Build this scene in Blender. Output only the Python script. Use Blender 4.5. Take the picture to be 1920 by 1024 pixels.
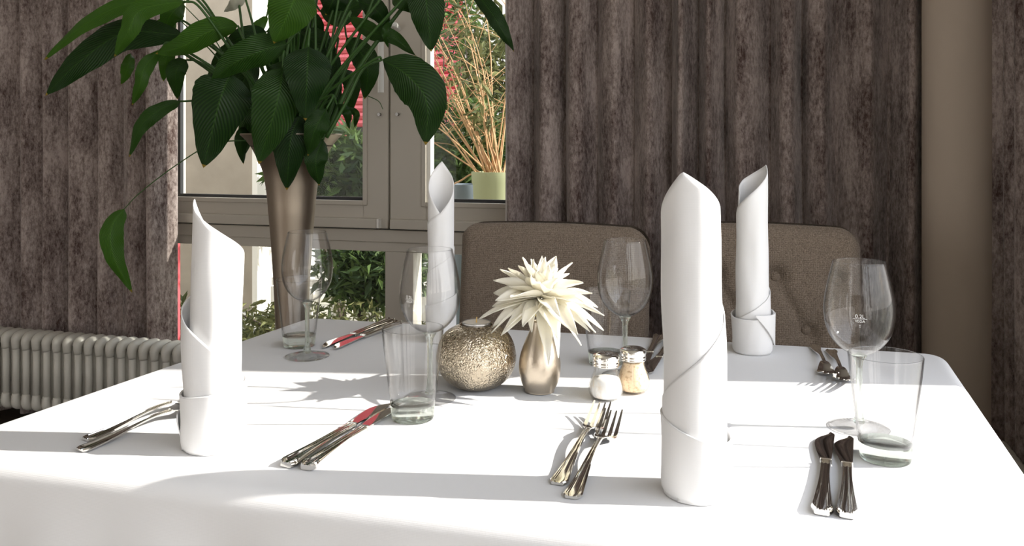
import bpy, math, random
from mathutils import Vector, Matrix, noise

for o in list(bpy.data.objects):
    bpy.data.objects.remove(o)
S = bpy.context.scene
COL = S.collection
pi = math.pi
sin, cos = math.sin, math.cos

# ------------------------------------------------------------------ camera
F = 1600.0            # focal length in pixels of the 1920 wide frame
YH = 268.0            # horizon row
TH = math.radians(16.7)
TZ = 0.75             # table height
HC = 0.343            # eye above the table
CZ = TZ + HC
cam_d = bpy.data.cameras.new('camera')
cam = bpy.data.objects.new('camera', cam_d); COL.objects.link(cam)
cam.location = (0, 0, CZ)
cam.rotation_euler = (pi / 2, 0, TH)
cam_d.sensor_fit = 'HORIZONTAL'; cam_d.sensor_width = 36.0
cam_d.lens = F / 1920 * 36.0
cam_d.shift_y = -(512 - YH) / 1920
cam_d.clip_start = 0.02; cam_d.clip_end = 200
S.camera = cam

# ------------------------------------------------------------------ light
SUN_AZ = math.radians(12.5); SUN_EL = math.radians(29)
sd = Vector((-cos(SUN_AZ) * cos(SUN_EL), -sin(SUN_AZ) * cos(SUN_EL), -sin(SUN_EL)))
sun_d = bpy.data.lights.new('sun', 'SUN'); sun_d.energy = 8.5; sun_d.angle = math.radians(0.6)
sun_d.color = (1.0, 0.95, 0.88)
sun = bpy.data.objects.new('sun', sun_d); COL.objects.link(sun)
sun.location = (6, 2, 5); sun.rotation_euler = sd.to_track_quat('-Z', 'Y').to_euler()

W_ = bpy.data.worlds.new('sky'); S.world = W_; W_.use_nodes = True
wn = W_.node_tree.nodes; wl = W_.node_tree.links
bg = wn['Background']
tc = wn.new('ShaderNodeTexCoord'); sx = wn.new('ShaderNodeSeparateXYZ')
cr = wn.new('ShaderNodeValToRGB')
wl.new(tc.outputs['Generated'], sx.inputs[0]); wl.new(sx.outputs['Z'], cr.inputs[0])
cr.color_ramp.elements[0].position = 0.0; cr.color_ramp.elements[0].color = (1.0, 0.95, 0.89, 1)
cr.color_ramp.elements[1].position = 0.7; cr.color_ramp.elements[1].color = (0.80, 0.87, 1.0, 1)
wl.new(cr.outputs[0], bg.inputs[0]); bg.inputs[1].default_value = 3.3

S.view_settings.view_transform = 'Standard'; S.view_settings.look = 'None'
S.view_settings.exposure = 0.0; S.view_settings.gamma = 1.0
S.view_settings.use_curve_mapping = False
try:
    S.cycles.transparent_max_bounces = 40
    S.cycles.max_bounces = 12; S.cycles.diffuse_bounces = 5; S.cycles.glossy_bounces = 6
    S.cycles.transmission_bounces = 10
    S.cycles.caustics_reflective = False; S.cycles.caustics_refractive = False
    S.cycles.sample_clamp_indirect = 6
except Exception:
    pass

# ------------------------------------------------------------------ measuring helpers
ct, st = cos(TH), sin(TH)
def c2w(X, Z, z):
    return Vector((X * ct - Z * st, X * st + Z * ct, z))
def on_table(px, py, h=0.0):
    z = F * (HC - h) / (py - YH)
    return c2w((px - 960) / F * z, z, TZ + h)
def at_depth(px, py, z):
    return c2w((px - 960) / F * z, z, CZ - (py - YH) / F * z)
def at_plane(px, py, y):
    r = (px - 960) / F
    z = y / (ct + r * st)
    return c2w(r * z, z, CZ - (py - YH) / F * z)

# ------------------------------------------------------------------ mesh helpers
class MB:
    def __init__(s): s.v = []; s.f = []; s.uv = {}
    def add(s, vs, fs):
        n = len(s.v); s.v += [tuple(v) for v in vs]; s.f += [tuple(i + n for i in f) for f in fs]; return n
    def box(s, a, b):
        x0, y0, z0 = a; x1, y1, z1 = b
        s.add([(x0,y0,z0),(x1,y0,z0),(x1,y1,z0),(x0,y1,z0),(x0,y0,z1),(x1,y0,z1),(x1,y1,z1),(x0,y1,z1)],
              [(0,3,2,1),(4,5,6,7),(0,1,5,4),(1,2,6,5),(2,3,7,6),(3,0,4,7)])
    def lathe(s, prof, n=48, c=(0,0,0), fl=0, fa=0):
        vs = []
        for r, z in prof:
            for k in range(n):
                a = 2 * pi * k / n
                rr = r * (1 + fa * cos(fl * a)) if fl else r
                vs.append((c[0] + rr * cos(a), c[1] + rr * sin(a), c[2] + z))
        fs = []
        for i in range(len(prof) - 1):
            for k in range(n):
                k2 = (k + 1) % n
                fs.append((i*n + k, i*n + k2, (i+1)*n + k2, (i+1)*n + k))
        if prof[0][0] > 1e-6 and prof[0] != prof[-1]: fs.append(tuple(range(n))[::-1])
        if prof[-1][0] > 1e-6 and prof[0] != prof[-1]: fs.append(tuple((len(prof)-1)*n + k for k in range(n)))
        s.add(vs, fs)
    def tube(s, pts, rad, n=8, cap=True):
        pts = [Vector(p) for p in pts]; m = len(pts)
        if not hasattr(rad, '__len__'): rad = [rad] * m
        up = None; vs = []
        for i, p in enumerate(pts):
            t = (pts[min(i+1, m-1)] - pts[max(i-1, 0)]).normalized()
            if up is None:
                up = t.orthogonal().normalized()
            up = (up - t * up.dot(t))
            if up.length < 1e-6: up = t.orthogonal()
            up.normalize(); sd_ = t.cross(up)
            for k in range(n):
                a = 2 * pi * k / n
                vs.append(p + (up * cos(a) + sd_ * sin(a)) * rad[i])
        fs = []
        for i in range(m - 1):
            for k in range(n):
                k2 = (k + 1) % n
                fs.append((i*n+k, i*n+k2, (i+1)*n+k2, (i+1)*n+k))
        if cap:
            fs.append(tuple(range(n))[::-1]); fs.append(tuple((m-1)*n+k for k in range(n)))
        s.add(vs, fs)
    def grid(s, rows, closed=False):
        m = len(rows[0]); vs = [p for r in rows for p in r]; fs = []
        for i in range(len(rows) - 1):
            for k in range(m if closed else m - 1):
                k2 = (k + 1) % m
                fs.append((i*m+k, i*m+k2, (i+1)*m+k2, (i+1)*m+k))
        return s.add(vs, fs)
    def build(s, name, mat, parent=None, smooth=True, loc=None, uvs=None, bevel=0, solid=0, sub=0, angle=None):
        me = bpy.data.meshes.new(name)
        off = Vector(loc) if loc is not None else Vector((0,0,0))
        me.from_pydata([tuple(Vector(v) - off) for v in s.v], [], s.f)
        me.update()
        if uvs:
            ul = me.uv_layers.new(name='UVMap')
            for li, l in enumerate(me.loops): ul.data[li].uv = uvs[l.vertex_index]
        if mat: me.materials.append(mat)
        if smooth:
            me.polygons.foreach_set('use_smooth', [True] * len(me.polygons))
        o = bpy.data.objects.new(name, me); COL.objects.link(o)
        o.location = off
        if parent: o.parent = parent
        if smooth and angle:
            try: me.set_sharp_from_angle(angle=math.radians(angle))
            except Exception: pass
        if solid:
            md = o.modifiers.new('solid', 'SOLIDIFY'); md.thickness = solid; md.offset = 0
        if bevel:
            md = o.modifiers.new('bevel', 'BEVEL'); md.width = bevel; md.segments = 3; md.limit_method = 'ANGLE'
        if sub:
            md = o.modifiers.new('sub', 'SUBSURF'); md.levels = sub; md.render_levels = sub
        return o

def empty(name, loc=(0,0,0), rz=0):
    o = bpy.data.objects.new(name, None); COL.objects.link(o)
    o.location = loc; o.rotation_euler = (0, 0, rz); o.empty_display_size = 0.05
    return o
def tag(o, label=None, cat=None, group=None, kind=None):
    if label: o['label'] = label
    if cat: o['category'] = cat
    if group: o['group'] = group
    if kind: o['kind'] = kind
    return o
def copy_tree(o, parent=None):
    c = o.copy(); COL.objects.link(c); c.parent = parent
    for ch in o.children: copy_tree(ch, c)
    return c
def catmull(P, n):
    P = [Vector(p) for p in P]
    Q = [P[0] * 2 - P[1]] + P + [P[-1] * 2 - P[-2]]
    out = []
    m = len(P) - 1
    for i in range(n + 1):
        u = i / n * m; k = min(int(u), m - 1); t = u - k
        a, b, c, d = Q[k], Q[k+1], Q[k+2], Q[k+3]
        out.append(0.5 * ((2*b) + (c - a) * t + (2*a - 5*b + 4*c - d) * t*t + (3*b - a - 3*c + d) * t**3))
    return out

# ------------------------------------------------------------------ materials
def mat(name, col=(.8,.8,.8), rough=.5, metal=0, spec=None, sheen=0, coat=0):
    m = bpy.data.materials.new(name); m.use_nodes = True
    b = m.node_tree.nodes['Principled BSDF']
    b.inputs['Base Color'].default_value = (*col, 1); b.inputs['Roughness'].default_value = rough
    b.inputs['Metallic'].default_value = metal
    if spec is not None: b.inputs['Specular IOR Level'].default_value = spec
    if sheen: b.inputs['Sheen Weight'].default_value = sheen
    if coat: b.inputs['Coat Weight'].default_value = coat
    return m
def nodes(m): return m.node_tree.nodes, m.node_tree.links, m.node_tree.nodes['Principled BSDF']
def coords(m, scale=(1,1,1), kind='Object'):
    n, l, b = nodes(m)
    t = n.new('ShaderNodeTexCoord'); mp = n.new('ShaderNodeMapping'); mp.inputs['Scale'].default_value = scale
    l.new(t.outputs[kind], mp.inputs[0]); return mp.outputs[0]
def noise_tex(m, vec, scale, detail=4, rough=.6):
    n, l, b = nodes(m)
    t = n.new('ShaderNodeTexNoise'); t.inputs['Scale'].default_value = scale
    t.inputs['Detail'].default_value = detail; t.inputs['Roughness'].default_value = rough
    l.new(vec, t.inputs['Vector']); return t.outputs['Fac']
def ramp(m, fac, stops):
    n, l, b = nodes(m)
    r = n.new('ShaderNodeValToRGB'); e = r.color_ramp.elements
    while len(e) < len(stops): e.new(.5)
    for i, (p, c) in enumerate(stops):
        e[i].position = p; e[i].color = (*c, 1)
    l.new(fac, r.inputs[0]); return r.outputs[0]
def bump(m, h, strength=.3, dist=.001):
    n, l, b = nodes(m)
    bp = n.new('ShaderNodeBump'); bp.inputs['Strength'].default_value = strength
    bp.inputs['Distance'].default_value = dist
    l.new(h, bp.inputs['Height']); l.new(bp.outputs[0], b.inputs['Normal']); return bp
def wave(m, vec, scale, axis='X', dist=0):
    n, l, b = nodes(m)
    w = n.new('ShaderNodeTexWave'); w.bands_direction = axis; w.inputs['Scale'].default_value = scale
    w.inputs['Distortion'].default_value = dist; l.new(vec, w.inputs['Vector']); return w.outputs['Fac']
def math_n(m, op, a, b_):
    n, l, b = nodes(m)
    x = n.new('ShaderNodeMath'); x.operation = op
    for i, v in enumerate((a, b_)):
        if isinstance(v, (int, float)): x.inputs[i].default_value = v
        else: l.new(v, x.inputs[i])
    return x.outputs[0]
def add_translucent(m, fac, col):
    n, l, b = nodes(m)
    t = n.new('ShaderNodeBsdfTranslucent'); t.inputs[0].default_value = (*col, 1)
    mx = n.new('ShaderNodeMixShader'); mx.inputs[0].default_value = fac
    out = [x for x in n if x.type == 'OUTPUT_MATERIAL'][0]
    l.new(b.outputs[0], mx.inputs[1]); l.new(t.outputs[0], mx.inputs[2]); l.new(mx.outputs[0], out.inputs[0])

M = {}
def weave(name, col, rough=.9, sc=900, st_=.25, sheen=.1):
    m = mat(name, col, rough, spec=.2, sheen=sheen)
    v = coords(m)
    a = wave(m, v, sc / 6.28, 'X', 1.0); b = wave(m, v, sc / 6.28, 'Z', 1.0); c = wave(m, v, sc / 6.28, 'Y', 1.0)
    h = math_n(m, 'ADD', math_n(m, 'ADD', a, b), math_n(m, 'ADD', c, noise_tex(m, v, 60)))
    bump(m, h, st_, .0006)
    return m
M['cloth'] = weave('white_linen', (.80,.80,.80), sc=1500, st_=.06)
M['napkin'] = weave('white_napkin', (.84,.84,.84), sc=1900, st_=.05)
add_translucent(M['napkin'], .10, (.9,.88,.84))
# velvet
def velvet(name, dark, light):
    m = mat(name, dark, .85, spec=.15, sheen=.35)
    n, l, b = nodes(m)
    b.inputs['Sheen Roughness'].default_value = .45
    v = coords(m, (1, 1, .30)); v2 = coords(m, (1, 1, .45))
    f1 = noise_tex(m, v, 11, 6, .72); f2 = noise_tex(m, v2, 110, 6, .8)
    mix = math_n(m, 'ADD', math_n(m, 'MULTIPLY', f1, .5), math_n(m, 'MULTIPLY', f2, .5))
    c = ramp(m, mix, [(.40, dark), (.50, tuple(.5*(a+b_) for a, b_ in zip(dark, light))), (.585, light)])
    l.new(c, b.inputs['Base Color'])
    bump(m, f2, .5, .002)
    return m
M['velvet'] = velvet('brushed_velvet', (.070,.042,.036), (.47,.395,.365))
M['sofa'] = weave('brown_tweed', (.20,.155,.12), sc=420, st_=.6)
n_, l_, b_ = nodes(M['sofa'])
vv = coords(M['sofa']); l_.new(ramp(M['sofa'], noise_tex(M['sofa'], vv, 420, 3, .9), [(.35,(.10,.075,.055)),(.65,(.32,.26,.205))]), b_.inputs['Base Color'])
M['frame'] = mat('greige_aluminium', (.50,.46,.395), .42, 0, spec=.4)
n_, l_, b_ = nodes(M['frame']); vv = coords(M['frame'], (.2,1,1)); bump(M['frame'], noise_tex(M['frame'], vv, 160, 3), .15, .0006)
M['frame_pale'] = mat('pale_cap_sunlit_bead', (.75,.73,.68), .5)  # ledge cap's own cream; on the glazing bead it paints in sunlight
M['gasket'] = mat('black_gasket', (.02,.02,.022), .6)
M['handle'] = mat('white_handle', (.70,.69,.66), .3)
M['screw'] = mat('steel_screw', (.35,.34,.33), .4, 1)
M['radiator'] = mat('radiator_enamel', (.60,.58,.52), .35)
M['column'] = mat('beige_plaster', (.60,.51,.42), .75)
n_, l_, b_ = nodes(M['column']); bump(M['column'], noise_tex(M['column'], coords(M['column']), 90, 4), .3, .001)
M['wall'] = mat('wall_paint', (.62,.58,.53), .8)
bump(M['wall'], noise_tex(M['wall'], coords(M['wall']), 60, 4), .2, .001)
M['ceiling'] = mat('ceiling_paint', (.78,.76,.73), .9)
M['floor'] = mat('dark_wood_floor', (.12,.08,.055), .4)
n_, l_, b_ = nodes(M['floor']); l_.new(ramp(M['floor'], noise_tex(M['floor'], coords(M['floor'], (1,8,1)), 6, 5), [(.3,(.035,.025,.02)),(.7,(.10,.07,.05))]), b_.inputs['Base Color'])
M['steel'] = mat('polished_steel', (.78,.76,.72), .07, 1)
M['steel_blade'] = mat('blade_steel', (.62,.60,.58), .05, 1)
M['wood'] = mat('dark_wood', (.06,.035,.02), .4)
def satin(name, col, rough, s1, st_, dist, asp=(1,1,1)):
    m = mat(name, col, rough, 1)
    v = coords(m, asp)
    bump(m, noise_tex(m, v, s1, 4, .6), st_, dist)
    return m
M['nickel'] = satin('brushed_nickel', (.62,.54,.44), .30, 420, .35, .0006)
M['tall_vase'] = satin('champagne_metal', (.46,.39,.31), .42, 300, .25, .0006)
m = mat('hammered_nickel', (.58,.50,.385), .13, 1); M['hammered'] = m
v = coords(m)
n, l, b = nodes(m)
vo = n.new('ShaderNodeTexVoronoi'); vo.inputs['Scale'].default_value = 210; vo.feature = 'DISTANCE_TO_EDGE'
nz = n.new('ShaderNodeTexNoise'); nz.inputs['Scale'].default_value = 90; l.new(v, nz.inputs['Vector'])
mxv = n.new('ShaderNodeMix'); mxv.data_type = 'VECTOR'; mxv.inputs[0].default_value = .02
l.new(v, mxv.inputs[4]); l.new(nz.outputs['Color'], mxv.inputs[5]); l.new(mxv.outputs[1], vo.inputs['Vector'])
bump(m, vo.outputs['Distance'], .55, .004)
M['wax'] = mat('tealight_wax', (.85,.80,.70), .5)
M['tin'] = mat('tealight_tin', (.6,.6,.6), .3, 1)
M['wick'] = mat('wick', (.85,.6,.25), .9)
M['petal'] = mat('cream_petal', (.98,.97,.92), .6, spec=.2); add_translucent(M['petal'], .5, (.98,.95,.85))
M['calyx'] = mat('yellow_calyx', (.75,.55,.04), .6)
M['stem_green'] = mat('flower_stem', (.12,.22,.05), .6)
M['salt'] = mat('salt_grains', (.86,.84,.80), .8)
M['pepper'] = mat('pepper_powder', (.62,.40,.20), .9)
for k, lo, hi in (('salt', (.88,.76,.62), (.97,.96,.94)), ('pepper', (.60,.38,.20), (.90,.70,.47))):
    n_, l_, b_ = nodes(M[k]); l_.new(ramp(M[k], noise_tex(M[k], coords(M[k]), 240 if k == 'pepper' else 60, 4), [(.33, lo), (.5, hi)]), b_.inputs['Base Color'])
M['chrome'] = mat('chrome', (.82,.80,.76), .10, 1)
M['hole'] = mat('dark_hole', (.02,.02,.02), .8)
M['soil'] = mat('soil', (.03,.02,.015), .95)

def thin_glass(name, tint=(1,1,1), edge=.55, refl=1.0, pw=3.0):
    m = bpy.data.materials.new(name); m.use_nodes = True
    n, l = m.node_tree.nodes, m.node_tree.links
    n.remove(n['Principled BSDF']); out = n['Material Output']
    lw = n.new('ShaderNodeLayerWeight'); lw.inputs[0].default_value = .5
    p = n.new('ShaderNodeMath'); p.operation = 'POWER'; p.inputs[1].default_value = pw
    l.new(lw.outputs['Facing'], p.inputs[0])
    mc = n.new('ShaderNodeMix'); mc.data_type = 'RGBA'
    mc.inputs[6].default_value = (*[.994 * t for t in tint], 1); mc.inputs[7].default_value = (*[edge * t for t in tint], 1)
    l.new(p.outputs[0], mc.inputs[0])
    tr = n.new('ShaderNodeBsdfTransparent'); l.new(mc.outputs[2], tr.inputs[0])
    gl = n.new('ShaderNodeBsdfGlossy'); gl.inputs['Roughness'].default_value = .02
    fr = n.new('ShaderNodeFresnel'); fr.inputs[0].default_value = 1.5
    fm = n.new('ShaderNodeMath'); fm.operation = 'MULTIPLY'; fm.inputs[1].default_value = refl
    # same reflectance on both faces of the wall
    geo = n.new('ShaderNodeNewGeometry')
    l.new(fr.outputs[0], fm.inputs[0])
    fr2 = n.new('ShaderNodeMath'); fr2.operation = 'POWER'; fr2.inputs[1].default_value = 4.0
    l.new(lw.outputs['Facing'], fr2.inputs[0])
    ma = n.new('ShaderNodeMath'); ma.operation = 'MULTIPLY_ADD'; ma.inputs[1].default_value = .75 * refl; ma.inputs[2].default_value = .026 * refl
    l.new(fr2.outputs[0], ma.inputs[0])
    mx = n.new('ShaderNodeMixShader'); l.new(ma.outputs[0], mx.inputs[0])
    l.new(tr.outputs[0], mx.inputs[1]); l.new(gl.outputs[0], mx.inputs[2]); l.new(mx.outputs[0], out.inputs[0])
    return m
M['glass'] = thin_glass('clear_glass', (1,1,1), .10, pw=6.5)
M['pane'] = thin_glass('window_glass', (.97,.985,.97), .85, .25)
M['shaker_glass'] = thin_glass('greenish_glass', (1,1,.995), .5, pw=5)
def solid_glass(name, mixf):
    m = bpy.data.materials.new(name); m.use_nodes = True
    n, l = m.node_tree.nodes, m.node_tree.links
    n.remove(n['Principled BSDF']); out = n['Material Output']
    g = n.new('ShaderNodeBsdfGlass'); g.inputs['IOR'].default_value = 1.5; g.inputs['Color'].default_value = (.97,1,.97,1)
    t = n.new('ShaderNodeBsdfTransparent'); t.inputs[0].default_value = (.92,.95,.92,1)
    mx = n.new('ShaderNodeMixShader'); mx.inputs[0].default_value = mixf
    l.new(g.outputs[0], mx.inputs[1]); l.new(t.outputs[0], mx.inputs[2]); l.new(mx.outputs[0], out.inputs[0])
    return m
M['solid_glass'] = solid_glass('thick_glass', .35)
m = bpy.data.materials.new('etched_mark'); m.use_nodes = True; M['etch'] = m
nodes(m)[2].inputs['Base Color'].default_value = (.85,.85,.85,1); nodes(m)[2].inputs['Roughness'].default_value = .9

def leaf_mat(name, dark, light, trans):
    m = mat(name, dark, .45, spec=.25)
    n, l, b = nodes(m)
    t = n.new('ShaderNodeTexCoord'); sp = n.new('ShaderNodeSeparateXYZ'); l.new(t.outputs['UV'], sp.inputs[0])
    u, v = sp.outputs[0], sp.outputs[1]       # u along leaf, v -1..1 across
    av = math_n(m, 'ABSOLUTE', v, 0)
    ph = math_n(m, 'SUBTRACT', math_n(m, 'MULTIPLY', u, 22.0), math_n(m, 'MULTIPLY', av, 7.0))
    rib = math_n(m, 'SINE', math_n(m, 'MULTIPLY', ph, 6.283), 0)
    mid = math_n(m, 'LESS_THAN', av, .035)
    oi = n.new('ShaderNodeObjectInfo')
    f = math_n(m, 'ADD', math_n(m, 'MULTIPLY', oi.outputs['Random'], .6), math_n(m, 'MULTIPLY', rib, .24))
    f = math_n(m, 'ADD', f, math_n(m, 'MULTIPLY', mid, .5))
    c = ramp(m, f, [(0, dark), (1, light)])
    tipm = math_n(m, 'GREATER_THAN', u, .975)
    mc = n.new('ShaderNodeMix'); mc.data_type = 'RGBA'; l.new(tipm, mc.inputs[0]); l.new(c, mc.inputs[6])
    mc.inputs[7].default_value = (.30,.20,.03,1); l.new(mc.outputs[2], b.inputs['Base Color'])
    bump(m, rib, .35, .0025)
    add_translucent(m, trans, light)
    return m
M['leaf'] = leaf_mat('leaf_dark', (.005,.022,.003), (.030,.085,.010), .09)
M['leaf_backlit'] = leaf_mat('leaf_backlit', (.018,.060,.005), (.06,.155,.014), .28)  # brighter copy of the leaf green, backlight put into its colour
M['petiole'] = mat('petiole', (.03,.09,.012), .5)
M['spathe'] = mat('spathe', (.45,.45,.36), .6)
def bush_mat(name, a, b2):
    m = mat(name, a, .6, spec=.2)
    n, l, b = nodes(m)
    g = n.new('ShaderNodeNewGeometry')
    l.new(ramp(m, g.outputs['Random Per Island'], [(0, a), (1, b2)]), b.inputs['Base Color'])
    add_translucent(m, .25, b2); return m
M['bush'] = bush_mat('bush_leaf', (.010,.028,.008), (.09,.14,.035))
M['bush2'] = bush_mat('olive_leaf', (.03,.045,.015), (.20,.20,.08))
M['twig'] = mat('tan_twig', (.55,.33,.17), .7)
M['bark'] = mat('dark_bark', (.08,.06,.04), .8)
M['render_beige'] = mat('beige_render', (.56,.50,.42), .85)
n_, l_, b_ = nodes(M['render_beige']); l_.new(ramp(M['render_beige'], noise_tex(M['render_beige'], coords(M['render_beige']), 5, 6), [(.3,(.30,.25,.195)),(.7,(.38,.32,.25))]), b_.inputs['Base Color'])
M['white_boards'] = mat('white_boards', (.85,.80,.72), .7)
bump(M['white_boards'], wave(M['white_boards'], coords(M['white_boards']), 2.5, 'Y'), .5, .01)
M['red'] = mat('red_slats', (.58,.085,.10), .45)
M['facade'] = mat('pale_facade', (.75,.73,.70), .8)
M['dark_glass'] = mat('dark_window', (.03,.035,.03), .6)
M['paving'] = mat('paving', (.38,.36,.32), .9)
n_, l_, b_ = nodes(M['paving']); l_.new(ramp(M['paving'], noise_tex(M['paving'], coords(M['paving']), 3, 6), [(.3,(.28,.27,.22)),(.7,(.45,.43,.38))]), b_.inputs['Base Color'])
M['pot_green'] = mat('pale_green_pot', (.36,.38,.22), .6)
M['pot_blue'] = mat('blue_grey_pot', (.15,.18,.21), .5)

# ================================================================== SETTING
YW = 2.85      # window plane
XR = 0.74      # right glazed wall
def struct(o, kind='structure'): o['kind'] = kind; return o
mb = MB(); mb.box((-6, -4, -.05), (XR + .12, YW + .06, 0)); struct(mb.build('floor', M['floor'], smooth=False))
mb = MB(); mb.box((-6, -4, 2.7), (XR + .12, YW + .15, 2.8)); struct(mb.build('ceiling', M['ceiling'], smooth=False))
# back wall with an opening for the window
WX0, WX1 = -2.36, -0.34
mb = MB()
mb.box((-6, YW - .03, 0), (WX0, YW + .12, 2.7)); mb.box((WX1, YW - .03, 0), (XR + .12, YW + .12, 2.7))
mb.box((WX0, YW - .03, 2.45), (WX1, YW + .12, 2.7)); mb.box((WX0, YW - .03, 0), (WX1, YW + .12, .12))
struct(mb.build('wall_back', M['wall'], smooth=False))
mb = MB(); mb.box((-6.1, -4, 0), (-6, YW + .12, 2.7)); struct(mb.build('wall_left', M['wall'], smooth=False))
# right wall: low parapet, head and posts, open glazing
mb = MB()
mb.box((XR, -4, 0), (XR + .12, YW - .03, .12)); mb.box((XR, -4, 2.5), (XR + .12, YW - .03, 2.7))
mb.box((XR, 1.75, .12), (XR + .12, YW - .03, 2.5))
struct(mb.build('wall_right', M['wall'], smooth=False))
mb = MB()
mb.box((-6, -4.1, 0), (XR + .12, -4, .3)); mb.box((-6, -4.1, 2.5), (XR + .12, -4, 2.7))
mb.box((-3.6, -4.1, .3), (XR + .12, -4, 2.5)); mb.box((-6, -4.1, .3), (-5.6, -4, 2.5))
struct(mb.build('wall_front', M['wall'], smooth=False))

def xz_frame(mbx, x0, x1, z0, z1, w, y0, y1):
    mbx.box((x0, y0, z0), (x0 + w[0], y1, z1)); mbx.box((x1 - w[1], y0, z0), (x1, y1, z1))
    mbx.box((x0 + w[0], y0, z0), (x1 - w[1], y1, z0 + w[2])); mbx.box((x0 + w[0], y0, z1 - w[3]), (x1 - w[1], y1, z1))
XM = -1.300
def sash(name, x0, x1, wl_, wr_, side):
    t = empty(name, ((x0 + x1) / 2, YW, .785)); struct(t)
    inv = Vector(t.location)
    def put(m_, nm, mt, **k):
        o = m_.build(nm, mt, smooth=False, loc=inv, **k); o.parent = t; o.location = (0,0,0); return o
    m1 = MB(); xz_frame(m1, x0, x1, .785, 2.44, (wl_, wr_, .098, .09), YW - .05, YW + .02)
    # thin stepped inner lip round the pane and the mitre ledge
    xz_frame(m1, x0 + wl_ - .018, x1 - wr_ + .018, .785 + .082, 2.44 - .072, (.018,) * 4, YW - .056, YW - .049)
    put(m1, 'sash_frame', M['frame'], bevel=.003)
    m2 = MB(); xz_frame(m2, x0 + wl_, x1 - wr_, .883, 2.35, (.012,) * 4, YW - .03, YW - .012); put(m2, 'gasket', M['gasket'])
    m3 = MB(); m3.box((x0 + wl_ + .01, YW - .022, .89), (x1 - wr_ - .01, YW - .016, 2.34)); put(m3, 'glass_pane', M['pane'])
    m4 = MB(); m4.box((x0 + .01, YW - .075, .787), (x1 - .035, YW - .05, .822)); put(m4, 'drip_ledge', M['frame'], bevel=.003)
    m5 = MB(); m5.box((x1 - .035, YW - .074, .788), (x1 - .025, YW - .05, .822)); put(m5, 'ledge_cap', M['frame_pale'], bevel=.002)
    return t, put
w1, put = sash('window_1', -2.30, XM - .004, .09, .098, 0)
mb = MB(); mb.tube([(XM - .035, YW - .05 - .001, 1.195), (XM - .035, YW - .062, 1.195)], .006, 16); put(mb, 'screw_cap', M['screw'])
w2, put = sash('window_2', XM + .004, -.40, .140, .09, 1)
mb = MB(); mb.tube([(XM + .035, YW - .051, 1.195), (XM + .035, YW - .062, 1.195)], .006, 16); put(mb, 'screw_cap', M['screw'])
hx = XM + .035
mb = MB(); mb.tube(catmull([(hx, YW - .05, 1.50), (hx, YW - .09, 1.51), (hx - .035, YW - .11, 1.50), (hx - .038, YW - .11, 1.45), (hx - .038, YW - .11, 1.30), (hx - .038, YW - .11, 1.27)], 24), .011, 12); put(mb, 'handle', M['handle'])
mb = MB(); mb.box((XM + .141, YW - .045, .883), (XM + .158, YW - .012, 2.35)); put(mb, 'glazing_bead', M['frame_pale'])  # paler than the sash: sunlight on the bead is put into its colour
# outer fixed frame: jambs, transom, lower lights
t3 = struct(empty('window_3', (-1.35, YW, .12)))
def put3(m_, nm, mt, **k):
    o = m_.build(nm, mt, smooth=False, loc=t3.location, **k); o.parent = t3; o.location = (0,0,0); return o
mb = MB()
mb.box((WX0, YW - .05, .12), (-2.305, YW + .07, 2.45)); mb.box((-.395, YW - .05, .12), (WX1, YW + .07, 2.45))
mb.box((-2.305, YW + .02, .12), (-.395, YW + .07, .17)); mb.box((-2.305, YW + .02, 2.44), (-.395, YW + .07, 2.45))
mb.box((-2.305, YW - .04, .735), (-.395, YW + .05, .78)); mb.box((-2.305, YW - .03, .70), (-.395, YW + .05, .735))
mb.box((-1.325, YW - .03, .12), (-1.215, YW + .05, .70)); mb.box((-2.305, YW - .03, .12), (-.395, YW + .05, .20))
put3(mb, 'fixed_frame', M['frame'], bevel=.003)
mb = MB(); mb.box((-2.305, YW, .20), (-1.325, YW + .006, .70)); put3(mb, 'lower_pane', M['pane'])
mb = MB(); mb.box((-1.215, YW, .20), (-.395, YW + .006, .70)); put3(mb, 'lower_pane', M['pane'])
mb = MB(); mb.box((-2.305, YW - .03, .776), (-.395, YW + .05, .784)); put3(mb, 'seal_gap', M['gasket'])

# right wall glazing frames; unseen posts added to break up reflections on the glasses
t4 = struct(empty('window_4', (XR + .06, -1, .12)))
mb = MB()
for y in (-4, -3.2, -2.4, -1.6, -.8, -.1): mb.box((XR + .03, y, .12), (XR + .09, y + .07, 2.5))
o = mb.build('fixed_frame', M['frame'], smooth=False, loc=t4.location); o.parent = t4; o.location = (0,0,0)

# column
cc = at_plane(1796.5, 300, 2.55)
mb = MB(); mb.lathe([(.089, 0.0), (.089, 2.7)], 64); o = mb.build('column', M['column'], angle=40); o.location = (cc.x, cc.y, 0)
tag(o, 'smooth round beige column between the two brown curtains on the right', 'column')

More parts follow.
